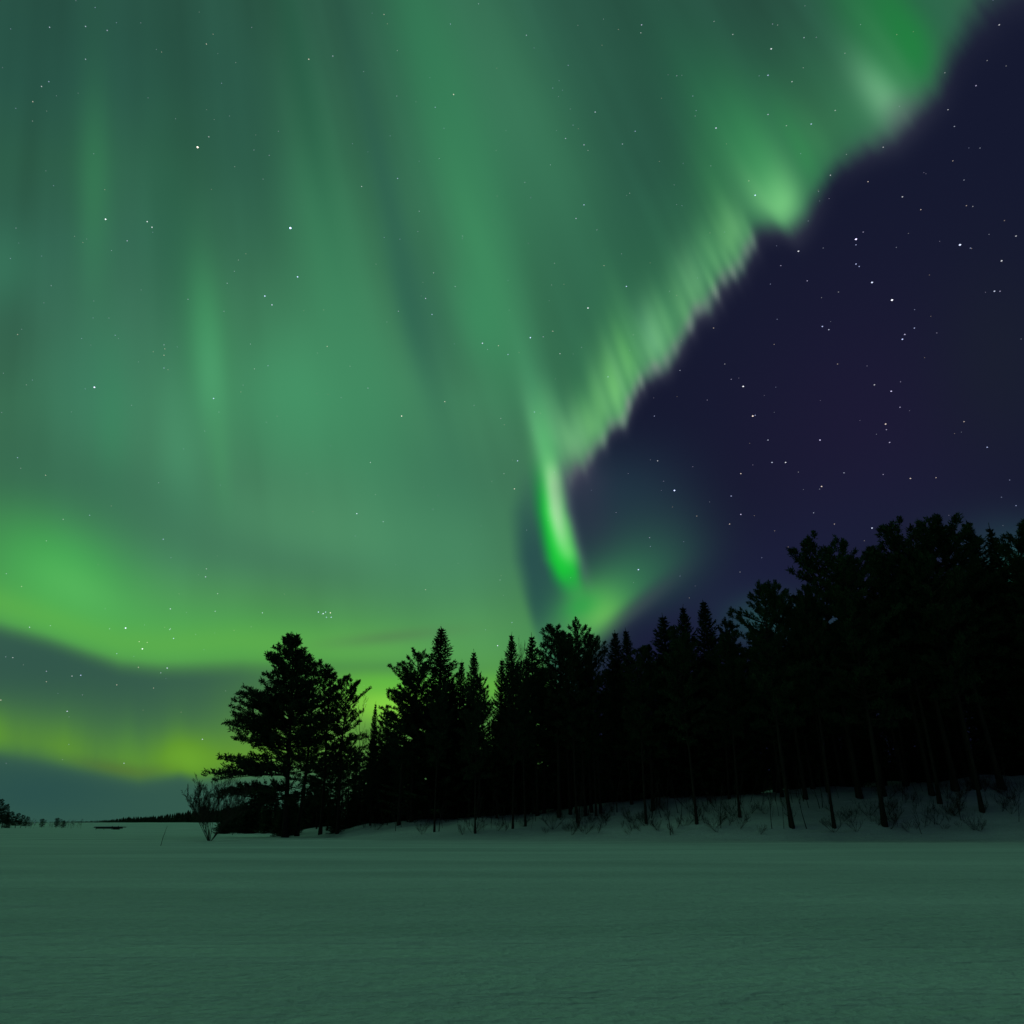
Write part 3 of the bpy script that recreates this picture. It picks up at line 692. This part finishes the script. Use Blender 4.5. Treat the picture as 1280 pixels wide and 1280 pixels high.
BU = Kind('bare_bush', 'bush', bare_tree(520, H=4.6, stems=13, r0=.032, depth=3, kids=10, spread=1.15), M_twig, M_twig, 4.6, 'twigs')
BU.put((p.x, p.y, p.z-.05), 5.0, 'tall leafless bush alone on the ice edge left of the broad old pine', None, .6)
p = hit(290, 1044); SA[2].put((p.x, p.y, p.z-.05), 3.4, 'leafless shrub just right of the tall leafless bush', None, 2, 1.2)

random.seed(14)
BS = Kind('bare_bush', 'bush', bare_tree(540, H=2.0, stems=8, r0=.018, depth=2, kids=6, spread=1.3), M_twig, M_twig, 2.0, 'twigs')
for i in range(150):
    px = random.choice((random.uniform(1040, 1275), random.uniform(690, 960), random.uniform(380, 1275))); p = hit(px, 1044-random.uniform(0, 66)*(px/1280)**1.6)
    BS.put((p.x, p.y, p.z-.05), random.uniform(.6, 1.7), 'low leafless brush sticking out of the snowy bank', 'leafless brush on the snow bank', random.uniform(0, 6.28), random.uniform(.8, 1.4))

# ---- far shore on the left
far = MB(); random.seed(9)
for i in range(1300):
    f = random.uniform(-.5, 1); px = 112+(330-112)*f; f = max(f, 0); Y = np.interp(px, [60, 112, 160, 230, 330], [3600, 2900, 1500, 850, 620])*random.uniform(.97, 1.12)
    x = (px-640)/FPX*Y*math.cos(TH)*1.0+(px-640)*0; d = ray(px, 1030); x = d[0]/d[1]*Y
    g = gz(x, Y)-.5; hgt = random.uniform(6.5, 10.5)*(1.25 if Y > 1500 else 1)*(1+.45*f); r_ = hgt*random.uniform(.14, .24)
    k = len(far.v); far.v.append(Vector((x, Y, g+hgt)))
    for lv, (zz, rr) in enumerate(((.72,.45),(.7,.25),(.42,.8),(.4,.5),(.02,1.0))):
        for j in range(6):
            a = j*1.047+lv*.5; q = rr*r_*random.uniform(.75, 1.25)
            far.v.append(Vector((x+math.cos(a)*q, Y+math.sin(a)*q, g+hgt*zz)))
    far.f += [(k, k+1+j, k+1+(j+1) % 6) for j in range(6)]
    for lv in range(4):
        far.f += [(k+1+lv*6+j, k+7+lv*6+j, k+7+lv*6+(j+1) % 6, k+1+lv*6+(j+1) % 6) for j in range(6)]
tag(far.build('far_forest', M_far), 'far-off dark wooded shore beyond the ice, left of the leafless bush', 'forest', kind='stuff')
for (px, py, Y, k, wd, lab) in ((-22,996,300,C0,1.1,None),(-8,1002,310,P2,1.1,None),(3,1000,305,C0,1.0,None),(9,1006,310,P2,1.1,None),(16,1015,320,P0,1.4,None),(23,1017,330,P2,1.4,None),(29,1019,340,P0,1.4,None),(35,1021,345,P2,1.4,None),
       (-30,1000,320,S2,1.2,None),(-2,1010,330,P0,1.4,None),(12,1014,335,S2,1.4,None)):
    d = ray(px, py); q = at_Y(px, py, Y); g = -.3
    (k if k is S2 else C0).put((q.x, Y, g), q.z-g, 'dark tree in the clump on the far shore at the left edge', 'dark trees on the far shore at the left edge', random.uniform(0, 6.28), wd*1.4)
for (px, py, lab) in ((73,1023,'larger of two lone round trees on the far shore, left'),(80.5,1026,'smaller of two lone round trees on the far shore, left'),(54,1024,'rounded dark tree on the far shore beside the left clump')):
    q = at_Y(px, py, 330); PR[0].put((q.x, 330, -1.6), q.z+1.6, lab, None, 1, 1.5)
for i in range(22):
    px = random.uniform(38, 112); py = random.uniform(1022, 1029); Y = random.uniform(280, 340); q = at_Y(px, py, Y)
    random.choice(BI).put((q.x, Y, -.2), q.z+.2, 'leafless shrub in the faint row on the far shore', 'leafless shrubs on the far shore', random.uniform(0, 6.28), 1.5)

# ---- low snow-topped jetty and the marker stick
q = lake_pt(137, 1037); jx, jy = q
e = empty('jetty', (jx, jy, 0), .05); W = 15*jy/FPX*1.08
b = MB(); b.box(-W, W, -1.2, 1.2, .52, .66)
for i in range(11): b.box(-W+.05+i*(2*W-.4)/10, -W+.3+i*(2*W-.4)/10, -1.26, -1.2, .44, .64)
b.build('deck', M_wood, e)
b = MB(); b.box(-W+.05, W-.05, -1.12, 1.12, .663, .80); s_ = b.build('snow_cover', M_snow, e)
bv = s_.modifiers.new('round', 'BEVEL'); bv.width = .06; bv.segments = 3
b = MB(); b.box(-W*.86, W*.78, -1.1, 1.1, .22, .517); b.build('float', M_wood, e)
for x in (-W*.8, -W*.25, W*.3, W*.72):
    b = MB(); b.tube([(x, -1.34, -.2), (x, -1.34, .95 if x > 0 else .6)], [.09, .08], 8); b.build('post', M_wood, e)
b = MB(); b.box(W*.42, W*.86, -1.9, -1.45, -.05, .34); b.build('step_block', M_wood, e)
tag(e, 'low dark jetty with snow on top lying on the far ice at the left', 'jetty')
q = lake_pt(200.5, 1057); b = MB(); Hh = 20*q[1]/FPX*1.05
b.tube([(0,0,-.2),(.08,0,Hh*.4),(.24,0,Hh)], [.022,.016,.008], 5); b.tube([(.1,0,Hh*.5),(.2,.02,Hh*.66)], [.008,.004], 3)
o = b.build('marker_stick', M_twig); o.location = (q[0], q[1], 0)
tag(o, 'thin leaning stick planted in the snow on the open ice', 'stick')
